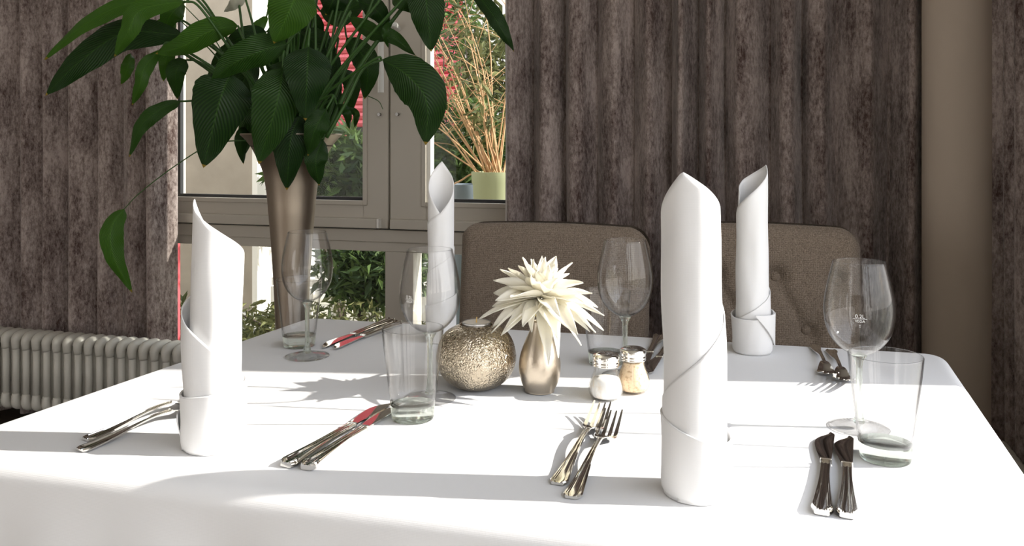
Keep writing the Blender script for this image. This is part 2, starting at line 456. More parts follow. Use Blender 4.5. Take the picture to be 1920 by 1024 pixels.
# curtains
def curtain(p0, p1, z0, z1, nf, depth, seed, label, inner):
    rnd = random.Random(seed)
    p0, p1 = Vector(p0), Vector(p1); d = (p1 - p0); L = d.length; d.normalize(); nrm = Vector((d.y, -d.x))
    if nrm.dot(Vector(inner)) < 0: nrm = -nrm
    # irregular fold widths
    ws = [rnd.uniform(.75, 1.3) for _ in range(nf)]; tot = sum(ws); xs = [0]
    for w in ws: xs.append(xs[-1] + w / tot)
    ds = [rnd.uniform(.75, 1.2) for _ in range(nf)]; sk = [rnd.uniform(-.25, .25) for _ in range(nf)]
    K = 18; rows = []
    NR = 26
    for r in range(NR + 1):
        z = z0 + (z1 - z0) * r / NR; row = []
        for i in range(nf):
            for k in range(K):
                t = k / K; s = xs[i] + (xs[i+1] - xs[i]) * t
                tt = t + sk[i] * t * (1 - t)
                off = depth * ds[i] * (.5 * (.5 - .5 * cos(2 * pi * tt)) + .5 * sin(pi * tt) ** .7)
                off += .007 * sin(4 * pi * tt + seed + i) * sin(pi * t)
                s2 = s * L + .006 * noise.noise(Vector((s * 14 + seed, z * 1.2, 0)))
                off += .012 * noise.noise(Vector((s * 9, z * 1.0, seed)))
                q = p0 + d * s2 + nrm * off
                row.append((q.x, q.y, z))
        q = p1; row.append((q.x, q.y, z)); rows.append(row)
    m_ = MB(); m_.grid(rows); o = m_.build('curtain', M['velvet'], solid=.004)
    return tag(o, label, 'curtain')
xa = at_plane(949, 100, 2.68).x; xb = at_plane(1740, 100, 2.68).x
curtain((xa, 2.68), (xb, 2.68), .03, 2.62, 12, .095, 3, 'wide brown velvet curtain in deep folds between window and beige column', (0,-1))
xc = at_plane(333, 100, 2.74).x
curtain((-3.55, 2.74), (xc, 2.74), .03, 2.62, 12, .085, 8, 'brown velvet curtain left of the window behind the long radiator', (0,-1))
curtain((.595, 2.58), (.68, 1.43), .03, 2.62, 10, .05, 5, 'brown velvet curtain at the far right edge beyond the beige column', (-1,0))

# radiators
def radiator(loc, rz, nsec, pitch, z0, z1, label):
    t = empty('radiator', loc, rz)
    m_ = MB(); h0, h1 = z0 + .03, z1 - .03
    for y in (-.035, .0, .035):
        m_.tube([(0, y, h0), (0, y, h1)], .0125 if y else .012, 12)
    for zz, sg in ((h1, 1), (h0, -1)):
        pts = [(0, -.052 + .0, zz - sg * .012)]
        pth = catmull([(0, -.036, zz - sg*.03), (0, -.037, zz + sg*.002), (0, -.022, zz + sg*.014), (0, .022, zz + sg*.014), (0, .037, zz + sg*.002), (0, .036, zz - sg*.03)], 20)
        rr = [.013 + .006 * sin(pi * min(1, max(0, i / 20))) for i in range(21)]
        m_.tube(pth, rr, 14)
        m_.tube([(-pitch / 2, -.0, zz), (pitch / 2, 0, zz)], .016, 12)
    proto = m_.build('section', M['radiator'])
    for i in range(nsec):
        o = proto if i == 0 else proto.copy()
        if i: COL.objects.link(o)
        o.parent = t; o.location = ((i - nsec / 2 + .5) * pitch, 0, 0)
    for x in (-nsec * pitch * .42, nsec * pitch * .42):
        m_ = MB(); m_.box((x - .012, -.02, 0), (x + .012, .05, z0 + .02)); m_.build('foot', M['radiator'], t, smooth=False)
    return tag(t, label, 'radiator')
radiator((-2.47, 2.55, 0), 0, 26, .0475, .10, .387, 'long low cream column radiator in front of the left curtain')
radiator((.50, 1.75, 0), pi / 2, 23, .0475, .10, .387, 'low cream column radiator under the far right curtain, mostly behind the tablecloth')

# ================================================================== TABLE
FL, FR, BR, BL = [c2w(*p, 0) for p in ((-.666,.949), (.455,.654), (.702,1.393), (-.402,1.684))]
quad = [FL, FR, BR, BL]
cen = sum(quad, Vector()) / 4
def inset(q, d):
    out = []
    for i in range(4):
        a, b, c = q[i-1], q[i], q[(i+1) % 4]
        e1 = (b - a).normalized(); e2 = (c - b).normalized()
        n1 = Vector((e1.y, -e1.x, 0)); n2 = Vector((e2.y, -e2.x, 0))
        bis = (n1 + n2).normalized()
        out.append(b - bis * d / max(.3, bis.dot(n1)))
    return out
RC = .03
tb = empty('dining_table', (cen.x, cen.y, 0))
m_ = MB(); q = inset(quad, .016)
vs = [(p.x, p.y, .715) for p in q] + [(p.x, p.y, .745) for p in q]
m_.add(vs, [(0,3,2,1),(4,5,6,7),(0,1,5,4),(1,2,6,5),(2,3,7,6),(3,0,4,7)])
o = m_.build('tabletop', M['wood'], smooth=False, loc=tb.location, bevel=.004); o.parent = tb; o.location = (0,0,0)
for p in inset(quad, .10):
    m_ = MB(); m_.box((p.x - .03, p.y - .03, 0), (p.x + .03, p.y + .03, .715))
    o = m_.build('leg', M['wood'], smooth=False, loc=tb.location, bevel=.004); o.parent = tb; o.location = (0,0,0)
tag(tb, 'rectangular dining table hidden under the long white tablecloth', 'table')

qi = inset(quad, RC)
def contour():
    pts = []
    for i in range(4):
        a, b, c = qi[i-1], qi[i], qi[(i+1) % 4]
        e1 = (b - a).normalized(); e2 = (c - b).normalized()
        n1 = Vector((e1.y, -e1.x, 0)); n2 = Vector((e2.y, -e2.x, 0))
        a1 = math.atan2(n1.y, n1.x); a2 = math.atan2(n2.y, n2.x)
        if a2 < a1: a2 += 2 * pi
        for k in range(13):
            an = a1 + (a2 - a1) * k / 12
            pts.append((b, Vector((cos(an), sin(an), 0)), i, 1 - abs(k / 12 - .5) * 2))
        Lc = (c - b).length; nn = int(Lc / .012)
        for k in range(1, nn):
            pts.append((b + (c - b) * k / nn, n2, i, -k / nn))
    return pts
CP = contour()
# rings: (outward offset, drop)
R0 = .022
rings = [(.001, 0), (.006, 0), (.012, 0)]
for k in range(0, 9):
    a = k / 8 * pi / 2
    rings.append((RC - R0 + R0 * sin(a) + .008, R0 * (1 - cos(a))))
for k in range(1, 15): rings.append((RC + .008, R0 + k * .024))
rows = []
for off, dz in rings:
    row = []
    for idx, (p, nn, i, c) in enumerate(CP):
        dd = max(0, dz - R0)
        s = idx * .012
        flare = 0
        if dd > 0:
            g = min(1, dd / .2)
            flare = g * (.016 * sin(s * 21 + 1.3 * i) + .010 * sin(s * 47) + .016) + dd * .05
            if c >= 0: flare += (dd ** .8) * .30 * c
            elif min(-c, 1 + c) < .16: flare += (dd ** .8) * .10 * (1 - min(-c, 1 + c) / .16)
        q = p + nn * (off + flare)
        row.append((q.x, q.y, TZ - dz))
    rows.append(row)
cx_, cy_ = cen.x, cen.y
inner_rows = [[(cx_ + (x - cx_) * f, cy_ + (y - cy_) * f, z) for x, y, z in rows[0]] for f in (.01, .25, .5, .75, .9, .97)]
rows = inner_rows + rows
m_ = MB(); m_.grid(rows, closed=True); m_.f = [f[::-1] for f in m_.f]
m_.f.append(tuple(range(len(CP))))
cl = m_.build('tablecloth', M['cloth'])
tag(cl, 'white linen tablecloth draped over the whole dining table', 'tablecloth')

# ================================================================== CHAIRS
def chair(x0, x1, yb, top, tuft, label, btn_px=None):
    w = x1 - x0; xm = (x0 + x1) / 2
    t = empty('upholstered_chair', (xm, yb, 0))
    nx, nz = 72, 56; z0, z1 = .44, top; th = .075; R = .05
    B = []
    if tuft:
        for j, z in enumerate((z1 - .115, z1 - .225, z1 - .335)):
            n0 = 5 if j % 2 == 0 else 4
            for i in range(n0):
                B.append(((i - (n0 - 1) / 2) * .128 + .035, z))
    def outline(u, v):   # u,v -1..1 -> superellipse-ish rounded rect
        return u * w / 2, z0 + (z1 - z0) * (v + 1) / 2
    def depth(x, z, front):
        ex = min(w / 2 - abs(x), z1 - z + .004); ex = max(0, ex)
        d = th / 2 * min(1, (1 - (1 - min(1, ex / .035)) ** 2)) ** .5
        if front and tuft:
            g = 0
            for bx, bz in B:
                r = math.hypot(x - bx, z - bz); g = max(g, .028 * math.exp(-(r / .022) ** 2))
                for cx, cz in B:
                    if abs(abs(cx - bx) - .064) < .01 and abs(cz - bz + .11) < .02:
                        ux, uz = cx - bx, cz - bz; LL = ux*ux + uz*uz
                        tt = max(0, min(1, ((x - bx) * ux + (z - bz) * uz) / LL))
                        dd_ = math.hypot(x - bx - ux * tt, z - bz - uz * tt)
                        g = max(g, .013 * math.exp(-(dd_ / .010) ** 2))
            d -= g
        if front: d += .01 * cos(pi * x / w) + .002 * noise.noise(Vector((x * 12, z * 12, tuft)))
        return d
    def rx(x, z):
        # rounded top corners
        zz = z
        if abs(x) > w / 2 - R:
            dx = abs(x) - (w / 2 - R); lim = z1 - R + math.sqrt(max(0, R * R - dx * dx)); top_ = z1 - z0
            zz = z0 + (z - z0) * (lim - z0) / top_
        return zz + .008 * cos(pi * x / w) * (z - z0) / (z1 - z0) - .0
    m_ = MB()
    for front in (True, False):
        rows = []
        for j in range(nz + 1):
            v = -1 + 2 * (1 - (1 - j / nz) ** 1.0); row = []
            for i in range(nx + 1):
                u = sin((-1 + 2 * i / nx) * pi / 2)
                v2 = j / nz; v2 = 1 - (1 - v2) ** 1.35
                x = u * w / 2; z = z0 + (z1 - z0) * v2
                y = -depth(x, z, front) if front else depth(x, z, False)
                lean = (z - z0) * .10
                row.append((x, y + lean, rx(x, z)))
            rows.append(row)
        n0 = m_.grid(rows)
        if not front:
            k = len(m_.f) - nx * nz
            for q in range(k, len(m_.f)): m_.f[q] = m_.f[q][::-1]
    br = m_.build('backrest', M['sofa'], t)
    for bx, bz in B:
        if abs(bx) < w / 2 - .03:
            b = MB(); b.lathe([(0, .009), (.006, .0080), (.0105, .005), (.0118, 0), (.0105, -.004)], 20)
            o = b.build('button', M['sofa'], br)
            o.rotation_euler = (pi / 2, 0, 0); o.location = (bx, -depth(bx, bz, True) + (bz - z0) * .10 - .001, rx(bx, bz))
    m_ = MB(); m_.box((-w/2 + .005, -.32, .33), (w/2 - .005, .03, .45)); m_.build('seat', M['sofa'], t, bevel=.03)
    for sx_ in (-1, 1):
        for y in (-.28, .0):
            m_ = MB(); x = sx_ * (w / 2 - .05)
            m_.add([(x-.018,y-.018,.335),(x+.018,y-.018,.335),(x+.018,y+.018,.335),(x-.018,y+.018,.335),(x-.012,y-.012,0),(x+.012,y-.012,0),(x+.012,y+.012,0),(x-.012,y+.012,0)],
                   [(0,1,2,3),(7,6,5,4),(0,4,5,1),(1,5,6,2),(2,6,7,3),(3,7,4,0)]); m_.build('leg', M['wood'], t, smooth=False)
    tag(t, label, 'chair', None)
YB = 1.97
chair(at_plane(857, 430, YB).x, at_plane(1214, 430, YB).x, YB, .893, 0, 'brown tweed chair with plain backrest behind the white flower')
chair(at_plane(1240, 430, YB).x, at_plane(1617, 430, YB).x, YB, .905, 1, 'brown tweed chair with buttoned backrest behind the right-hand napkins')

# ================================================================== TABLEWARE
ZT = TZ + .0004
def lathe_shell(prof, th, n=64):
    """closed double wall from an outer profile"""
    inner = []
    for i, (r, z) in enumerate(prof):
        a = prof[max(0, i-1)]; b = prof[min(len(prof)-1, i+1)]
        d = Vector((b[0]-a[0], b[1]-a[1])).normalized(); nn = Vector((-d.y, d.x))
        inner.append((max(0, r + nn.x * th), z + nn.y * th))
    top = prof[-1]
    return prof + [(top[0] - th * .5, top[1] + th * .45)] + inner[::-1]
def smooth_prof(P, n):
    return [(max(0, p.x), p.y) for p in catmull([Vector((a, b, 0)) for a, b in P], n)]

def make_wine_glass():
    t = empty('wine_glass')
    bowl = smooth_prof([(.0, .0885), (.010, .0895), (.021, .0955), (.031, .106), (.0375, .119), (.0402, .133), (.0407, .146), (.0392, .160), (.0362, .175), (.0332, .188), (.0303, .200)], 46)
    m_ = MB(); m_.lathe(lathe_shell(bowl, .0011), 72); m_.build('bowl', M['glass'], t)
    stem = smooth_prof([(.0, .0884), (.0085, .0880), (.0055, .082), (.0038, .074), (.0035, .055), (.0036, .030), (.0042, .018), (.0060, .0105), (.0068, .008), (.0060, .0062)], 36)
    m_ = MB(); m_.lathe(stem[::-1], 32); m_.build('stem', M['solid_glass'], t)
    m_ = MB(); m_.lathe([(0, .0006), (.012, .0006), (.0335, .0), (.0349, .0006), (.0345, .0016), (.028, .0026), (.016, .0042), (.007, .0066), (0, .0068)], 72); m_.build('foot', M['glass'], t)
    return t
def make_tumbler():
    t = empty('tumbler')
    prof = [(0, .0195), (.020, .0190), (.0258, .021), (.0279, .030), (.0316, .060), (.0350, .088), (.0372, .1085), (.03755, .1123), (.03790, .1132), (.03835, .1123), (.0381, .1085), (.0361, .088), (.0327, .060), (.0290, .030), (.0278, .0185), (0, .0185)]
    m_ = MB(); m_.lathe(prof, 72); m_.build('wall', M['glass'], t)
    m_ = MB(); m_.lathe([(0, .003), (.018, .0028), (.0235, .0), (.0255, .0006), (.0262, .003), (.0270, .010), (.0277, .0183), (.0, .0183)][::1], 72); m_.build('base', M['solid_glass'], t, angle=50)
    return t
wg = make_wine_glass(); tu = make_tumbler()
wine = [(1611, 803, 'wine glass with etched 0.2L mark at the right edge of the table'),
        (806, 748, 'wine glass just left of the hammered silver candle holder'),
        (576, 669, 'wine glass at the far left corner of the table before the metal vase'),
        (1172, 706, 'wine glass behind the salt and pepper shakers')]
W_OBJ = []
for i, (px, py, lb) in enumerate(wine):
    o = wg if i == 0 else copy_tree(wg)
    p = on_table(px, py); o.location = (p.x, p.y, ZT); tag(o, lb, 'wine glass', 'stemmed wine glasses on the table'); W_OBJ.append(o)
tumb = [(1660, 861, 'straight water tumbler at the right front, beside the butter knives'),
        (774, 785, 'straight water tumbler in front of the hammered candle holder'),
        (561, 649, 'straight water tumbler at the far left corner behind a wine glass'),
        (1136, 682, 'straight water tumbler behind the salt shaker and flower')]
for i, (px, py, lb) in enumerate(tumb):
    o = tu if i == 0 else copy_tree(tu)
    p = on_table(px, py); o.location = (p.x, p.y, ZT); tag(o, lb, 'glass', 'water tumblers on the table')

def text_mesh(txt, size):
    cu = bpy.data.curves.new('lettering', 'FONT'); cu.body = txt; cu.size = size; cu.align_x = 'CENTER'; cu.extrude = .00003
    o = bpy.data.objects.new('lettering', cu); COL.objects.link(o)
    me = bpy.data.meshes.new_from_object(o.evaluated_get(bpy.context.evaluated_depsgraph_get()))
    bpy.data.objects.remove(o); return me
def bowl_mark(glass, ang, s=1.0):
    """lettering wrapped on the bowl, ang = direction of the mark seen from the stem"""
    vs, fs = [], []
    for txt, size, zz in (('0.2L', .0062, .1395), ('VEGA', .0044, .1345), ('\u2022', .004, .1300), ('\u2022', .004, .1280)):
        me = text_mesh(txt, size); n0 = len(vs)
        for v in me.vertices: vs.append((v.co.x, zz + v.co.y, v.co.z))
        fs += [tuple(i + n0 for i in p.vertices) for p in me.polygons]
    n0 = len(vs)
    K = 12
    for k in range(K + 1):
        x = -.0078 + .0156 * k / K; vs += [(x, .1384, 0), (x, .1388, 0)]
    fs += [(n0 + 2*k, n0 + 2*k + 2, n0 + 2*k + 3, n0 + 2*k + 1) for k in range(K)]
    m_ = MB(); r = .0409
    m_.add([((r + z) * cos(ang + x / r), (r + z) * sin(ang + x / r), y) for x, y, z in vs], fs)
    m_.build('etched_mark', M['etch'], glass, smooth=False)
def cam_ang(o): return math.atan2(-o.location.y, -o.location.x)
bowl_mark(W_OBJ[0], cam_ang(W_OBJ[0]) + .02)
bowl_mark(W_OBJ[1], cam_ang(W_OBJ[1]) - .72)

# ---- candle holder
p = on_table(893, 726)
ch = MB()
gp = smooth_prof([(.0, .0), (.022, .0002), (.036, .006), (.0485, .018), (.0552, .034), (.0560, .046), (.0525, .062), (.045, .075), (.035, .0825), (.0250, .0868)], 40)
gp += [(.0240, .0880), (.0230, .0882), (.0222, .0875), (.0222, .068), (.0, .068)]
ch.lathe(gp, 96); hold = ch.build('candle_holder', M['hammered'], angle=55); hold.location = (p.x, p.y, ZT)
tag(hold, 'round hammered champagne metal candle holder in the middle of the table', 'candle holder')
tl = empty('tealight', (p.x, p.y, ZT + .0682))
m_ = MB(); m_.lathe([(0, 0), (.019, 0), (.0198, .001), (.0198, .0228), (.0203, .0232), (.0200, .0236), (.0193, .0230), (.0193, .0012), (0, .0012)], 48); m_.build('tin_cup', M['tin'], tl, angle=40)
m_ = MB(); m_.lathe([(0, .0014), (.0190, .0014), (.0191, .0226), (.017, .0222), (.004, .0224), (0, .0224)], 48); m_.build('wax', M['wax'], tl, angle=40)
m_ = MB(); m_.tube([(0, 0, .021), (.0004, 0, .025), (.0008, 0, .0300)], [.0011, .0010, .0008], 8); m_.build('wick', M['wick'], tl)
tag(tl, 'small white tealight sitting in the hammered candle holder', 'candle')

# ---- bud vase and flower
p = on_table(1012, 734)
m_ = MB()
vp = smooth_prof([(.0, .0), (.0185, .0), (.0205, .003), (.0255, .014), (.0287, .030), (.0278, .046), (.0225, .064), (.0155, .080), (.0118, .091), (.0112, .0965)], 40) + [(.0104, .0967), (.0100, .0955), (.0105, .080), (.0, .076)]
m_.lathe(vp, 72); bv = m_.build('bud_vase', M['nickel'], angle=60); bv.location = (p.x, p.y, ZT)
tag(bv, 'small teardrop satin metal bud vase holding the white flower', 'vase')
fl = empty('dahlia', (p.x, p.y, ZT + .0775))
m_ = MB(); m_.tube([(0,0,0), (.001,0,.018), (0,0,.045)], .0022, 10); m_.build('stem', M['stem_green'], fl)
m_ = MB(); m_.lathe(smooth_prof([(0,.024),(.006,.026),(.009,.034),(.010,.044),(0,.050)], 14), 20); m_.build('calyx', M['calyx'], fl)
rnd = random.Random(11)
FC = Vector((.003, -.002, .050))
rv = Vector((ct, st, 0)); fv = Vector((-st, ct, 0))
def petal(az, el, L, W, droop, curl):
    d0 = Vector((cos(az) * cos(el), sin(az) * cos(el), sin(el)))
    side = Vector((-sin(az), cos(az), 0)); up = d0.cross(side) * -1
    if up.z < 0 and abs(el) < 1.2: up = -up
    NT, NS = 12, 6; rows = []
    tw = rnd.uniform(-1.0, 1.0); sway = rnd.uniform(-.15, .15)
    for i in range(NT + 1):
        t = i / NT
        c = FC + d0 * (L * t) + Vector((0, 0, -1)) * (droop * L * t * t) + side * (sway * L * t * t) + d0 * .006
        w = W * (sin(pi * (t * .93 + .05) ** .8)) * (1 if t < .97 else .5)
        s_ = (side * cos(tw * t) + up * sin(tw * t))
        u_ = (up * cos(tw * t) - side * sin(tw * t))
        row = []
        for k in range(NS + 1):
            v = -1 + 2 * k / NS
            row.append(c + s_ * (w * v * .5) + u_ * (curl * w * (v * v) * .5 + .0008 * sin(9 * t + 5 * v + az)))
        rows.append(row)
    m_ = MB(); m_.grid(rows); return m_.build('petal', M['petal'], fl, solid=.0005)
def ring(n, el, L, W, droop, curl, j=.12):
    for k in range(n):
        petal(2*pi*(k + rnd.uniform(-.3,.3)) / n + el, el + rnd.uniform(-j, j), L * rnd.uniform(.78, 1.14), W * rnd.uniform(.75, 1.25), droop * rnd.uniform(.6, 1.4), curl)
ring(13, -.12, .078, .025, .28, .35, .2)
ring(13, .22, .074, .027, .25, .4)
ring(12, .50, .064, .027, .12, .5, .2)
ring(11, .85, .056, .025, .02, .6, .25)
ring(9, 1.15, .052, .022, -.05, .7, .25)
ring(5, 1.42, .045, .018, -.05, .8)
CA = math.atan2(-p.y, -p.x)
for da, el, L, W, dr in ((.12, -.55, .072, .022, .45), (.42, -.45, .070, .022, .45), (.75, -.35, .068, .017, .4), (-.35, -.15, .05, .022, .5), (-.75, -.25, .066, .018, .35), (1.05, -.2, .07, .015, .3), (-1.2, -.25, .068, .015, .35)):
    petal(CA + da, el, L, W, dr, .5)
tag(fl, 'big cream white spiky dahlia bloom standing in the small metal vase', 'flower')

# ---- shakers
def make_shaker(name, px, py, fill, lab, top):
    p = on_table(px, py); t = empty(name, (p.x, p.y, ZT))
    pr = smooth_prof([(.0, .0), (.013, .0), (.0185, .002), (.0222, .009), (.0226, .017), (.0195, .027), (.0162, .036), (.0158, .042), (.0160, .047)], 30)
    m_ = MB(); m_.lathe(lathe_shell(pr, .0012), 96, fl=16, fa=.022); m_.build('jar', M['shaker_glass'], t)
    inn = [(max(0, r - .0016), z + .0015 if r < .013 else z) for r, z in pr if z <= top]
    inn = [(0, .0035)] + [(r * .99, max(z, .0036)) for r, z in inn if r > .012] + [(inn[-1][0] * .6, top + .0015), (0, top + .002)]
    m_ = MB(); m_.lathe(inn, 48); m_.build(fill, M[fill], t)
    m_ = MB(); m_.lathe([(.0166, .0440), (.0176, .0442), (.0178, .0456), (.0170, .0466), (.0178, .0478), (.0178, .0492), (.0170, .0502), (.0176, .0514), (.0180, .0540), (.0182, .0560), (.0172, .0585), (.0140, .0604), (.008, .0615), (0, .0618)], 56)
    lid = m_.build('lid', M['chrome'], t)
    m_ = MB()
    for rr, nn in ((0, 1), (.0055, 6), (.0105, 10)):
        for k in range(nn):
            a = 2 * pi * k / nn; zz = .0618 - (rr / .0182) ** 2 * .0030
            m_.lathe([(.0011, .0001), (0, .00035)], 8, (rr * cos(a), rr * sin(a), zz))
    m_.build('holes', M['hole'], lid)
    return tag(t, lab, 'shaker')
make_shaker('salt_shaker', 1136, 748, 'salt', 'fluted glass salt shaker with white salt and chrome lid', .028)
make_shaker('pepper_shaker', 1187, 735, 'pepper', 'fluted glass shaker filled with tan pepper, behind the salt shaker', .043)

# ---- cutlery (local +y from handle end to tip)
def handle_loft(y0, y1, wf, hf, zf):
    prof = [(-1, .15), (-1, .62), (-.86, .98), (-.72, .98), (-.66, .72), (-.56, .72), (-.50, .90), (-.42, .66), (0, .74), (.42, .66), (.50, .90), (.56, .72), (.66, .72), (.72, .98), (.86, .98), (1, .62), (1, .15), (.8, 0), (-.8, 0)]
    rows = []
    N = 40
    for i in range(N + 1):
        t = i / N; y = y0 + (y1 - y0) * t
        w, h, z = wf(t), hf(t), zf(t)
        rows.append([(px * w, y, z + pz * h) for px, pz in prof])
    m_ = MB(); m_.grid(rows, closed=True); K = len(prof)
    m_.f.append(tuple(range(K))); m_.f.append(tuple(N * K + k for k in range(K))[::-1])
    return m_
def knife_w(t):
    w = .0052 + .0056 * max(0, 1 - t / .75) ** 1.6
    if t < .055: w *= .62 + .38 * t / .055
    return w
def make_knife():
    t = empty('table_knife')
    m_ = handle_loft(0, .125, knife_w, lambda t: .0075 - .0015 * t, lambda t: .0003)
    m_.build('handle', M['steel'], t, angle=28)
    # blade
    N = 26; rows = []
    for i in range(N + 1):
        s = i / N; y = .1245 + .093 * s
        R_ = .0055 + .002 * s - .0045 * max(0, (s - .9) / .1) ** 2
        L_ = -(.0055 + .0085 * sin(pi * min(1, s * 1.1) * .62) * 1.0)
        if s > .55: L_ = L_ + (R_ - L_ - .002) * ((s - .55) / .45) ** 2.4
        z = .0048 - .0022 * s
        rows.append([(L_, y, z - .0003), ((L_*.5 + R_*.5), y, z + .0007), (R_, y, z + .0009), (R_, y, z - .0009), ((L_*.5 + R_*.5), y, z - .0009), (L_, y, z - .0005)])
    m_ = MB(); m_.grid(rows, closed=True); m_.f.append(tuple(range(6))); m_.f.append(tuple(N*6 + k for k in range(6))[::-1])
    m_.build('blade', M['steel_blade'], t, angle=30)
    m_ = MB(); m_.add([(-.0062,.1235,.0008),(.0062,.1235,.0008),(.0062,.1275,.0012),(-.0062,.1275,.0012),(-.0058,.1235,.0072),(.0058,.1235,.0072),(.0055,.1275,.0066),(-.0055,.1275,.0066)],
          [(0,3,2,1),(4,5,6,7),(0,1,5,4),(1,2,6,5),(2,3,7,6),(3,0,4,7)]); m_.build('bolster', M['steel'], t, smooth=False, bevel=.0008)
    return t
def make_fork():
    t = empty('table_fork')
    def zf(t_): return .0004 + .0105 * sin(pi * min(1, t_) * .55) ** 2
    def wf(t_):
        w = .0030 + .0072 * max(0, 1 - t_ / .8) ** 1.5
        if t_ < .05: w *= .62 + .38 * t_ / .05
        return w
    m_ = handle_loft(0, .128, wf, lambda t_: .0036 - .0006 * t_, zf)
    m_.build('handle', M['steel'], t, angle=28)
    def z(s):    # s 0..1 from neck to tip
        k = min(1, s / .36); k = k * k * (3 - 2 * k)
        return .0116 * (1 - k) + .0016 + .0165 * max(0, (s - .28) / .72) ** 1.25
    Y0, Lh = .127, .078; th = .0012
    m_ = MB(); rows = []
    # palm of the head
    for i in range(11):
        s = i / 10 * .42; w = .0032 + .0100 * min(1, (s / .34)) ** .75 if s > 0 else .0032
        rows.append([(w * (-1 + 2 * k / 8), Y0 + Lh * s, z(s) + .0025 * ((-1 + 2*k/8) ** 2) * min(1, s / .2)) for k in range(9)])
    top = rows
    def slab(rws):
        K = len(rws[0]); n0 = len(m_.v); R_ = len(rws)
        m_.grid(rws); m_.grid([[(a, b, c - th) for a, b, c in r] for r in rws])
        nf = (R_-1) * (K-1)
        for q in range(len(m_.f) - nf, len(m_.f)): m_.f[q] = m_.f[q][::-1]
        o2 = n0 + R_ * K
        for i in range(R_ - 1):
            m_.f.append((n0 + i*K, n0 + (i+1)*K, o2 + (i+1)*K, o2 + i*K)); m_.f.append((n0 + i*K + K-1, o2 + i*K + K-1, o2 + (i+1)*K + K-1, n0 + (i+1)*K + K-1))
        for k in range(K - 1):
            m_.f.append((n0 + k, o2 + k, o2 + k + 1, n0 + k + 1)); e = (R_-1) * K
            m_.f.append((n0 + e + k, n0 + e + k + 1, o2 + e + k + 1, o2 + e + k))
    slab(top)
    for j in range(4):
        xc_ = (-1.5 + j) * .0073; rows = []
        for i in range(13):
            s = .40 + .60 * i / 12; w = .0022 * (1 - .6 * (i / 12) ** 1.5); xq = xc_ * (1 - .06 * i / 12)
            rows.append([(xq + w * a, Y0 + Lh * s, z(s) + .0025 * (xc_ / .012) ** 2) for a in (-1, 0, 1)])
        slab(rows)
    m_.build('tines', M['steel'], t, angle=35)
    return t
def place_cutlery(o, end, tip, base, lab, cat, grp, flip=False, htip=0):
    a = on_table(*end); b = on_table(*tip, htip); b.z = a.z
    d = b - a; L = d.length; s = L / base
    o.location = (a.x, a.y, ZT); o.rotation_euler = (0, 0, math.atan2(d.y, d.x) - pi / 2)
    o.scale = (-1.0 if flip else 1.0, s, 1)
    tag(o, lab, cat, grp); return o
KN = make_knife(); FK = make_fork()
knives = [((1541,968),(1553,816),False,'left one of the two knives lying at the right front'),
          ((1589,974),(1588,823),False,'right one of the two knives at the right front, nearest the tumbler'),
          ((536,878),(734,758),False,'upper knife of the pair pointing at the front left tumbler'),
          ((574,883),(748,764),False,'lower knife of the pair whose tip is behind the front left tumbler'),
          ((734,603),(602,655),True,'far knife of the pair lying at the back left in shade'),
          ((748,608),(624,657),True,'near knife of the pair lying at the back left in shade'),
          ((1236,634),(1204,693),True,'left knife of the pair in shade beside the pepper shaker'),
          ((1262,642),(1214,703),True,'right knife of the pair in shade, tucked beside the tall front napkin')]
for i, (e, tp, fl_, lb) in enumerate(knives):
    o = KN if i == 0 else copy_tree(KN)
    place_cutlery(o, e, tp, .2175, lb, 'knife', 'table knives in pairs', fl_)
forks = [((1045,911),(1130,757),'left one of the two forks in the front middle, tips by the salt shaker'),
         ((1071,937),(1151,772),'right one of the two forks in the front middle, left of the tall napkin'),
         ((160,828),(402,722),'upper fork of the pair going behind the front left napkin'),
         ((149,848),(406,735),'lower fork of the pair going behind the front left napkin'),
         ((1527,650),(1558,702),'left one of the two forks at the back right in shade'),
         ((1558,659),(1588,714),'right one of the two forks at the back right')]
for i, (e, tp, lb) in enumerate(forks):
    o = FK if i == 0 else copy_tree(FK)
    place_cutlery(o, e, tp, .205, lb, 'fork', 'table forks in pairs', False, .017)

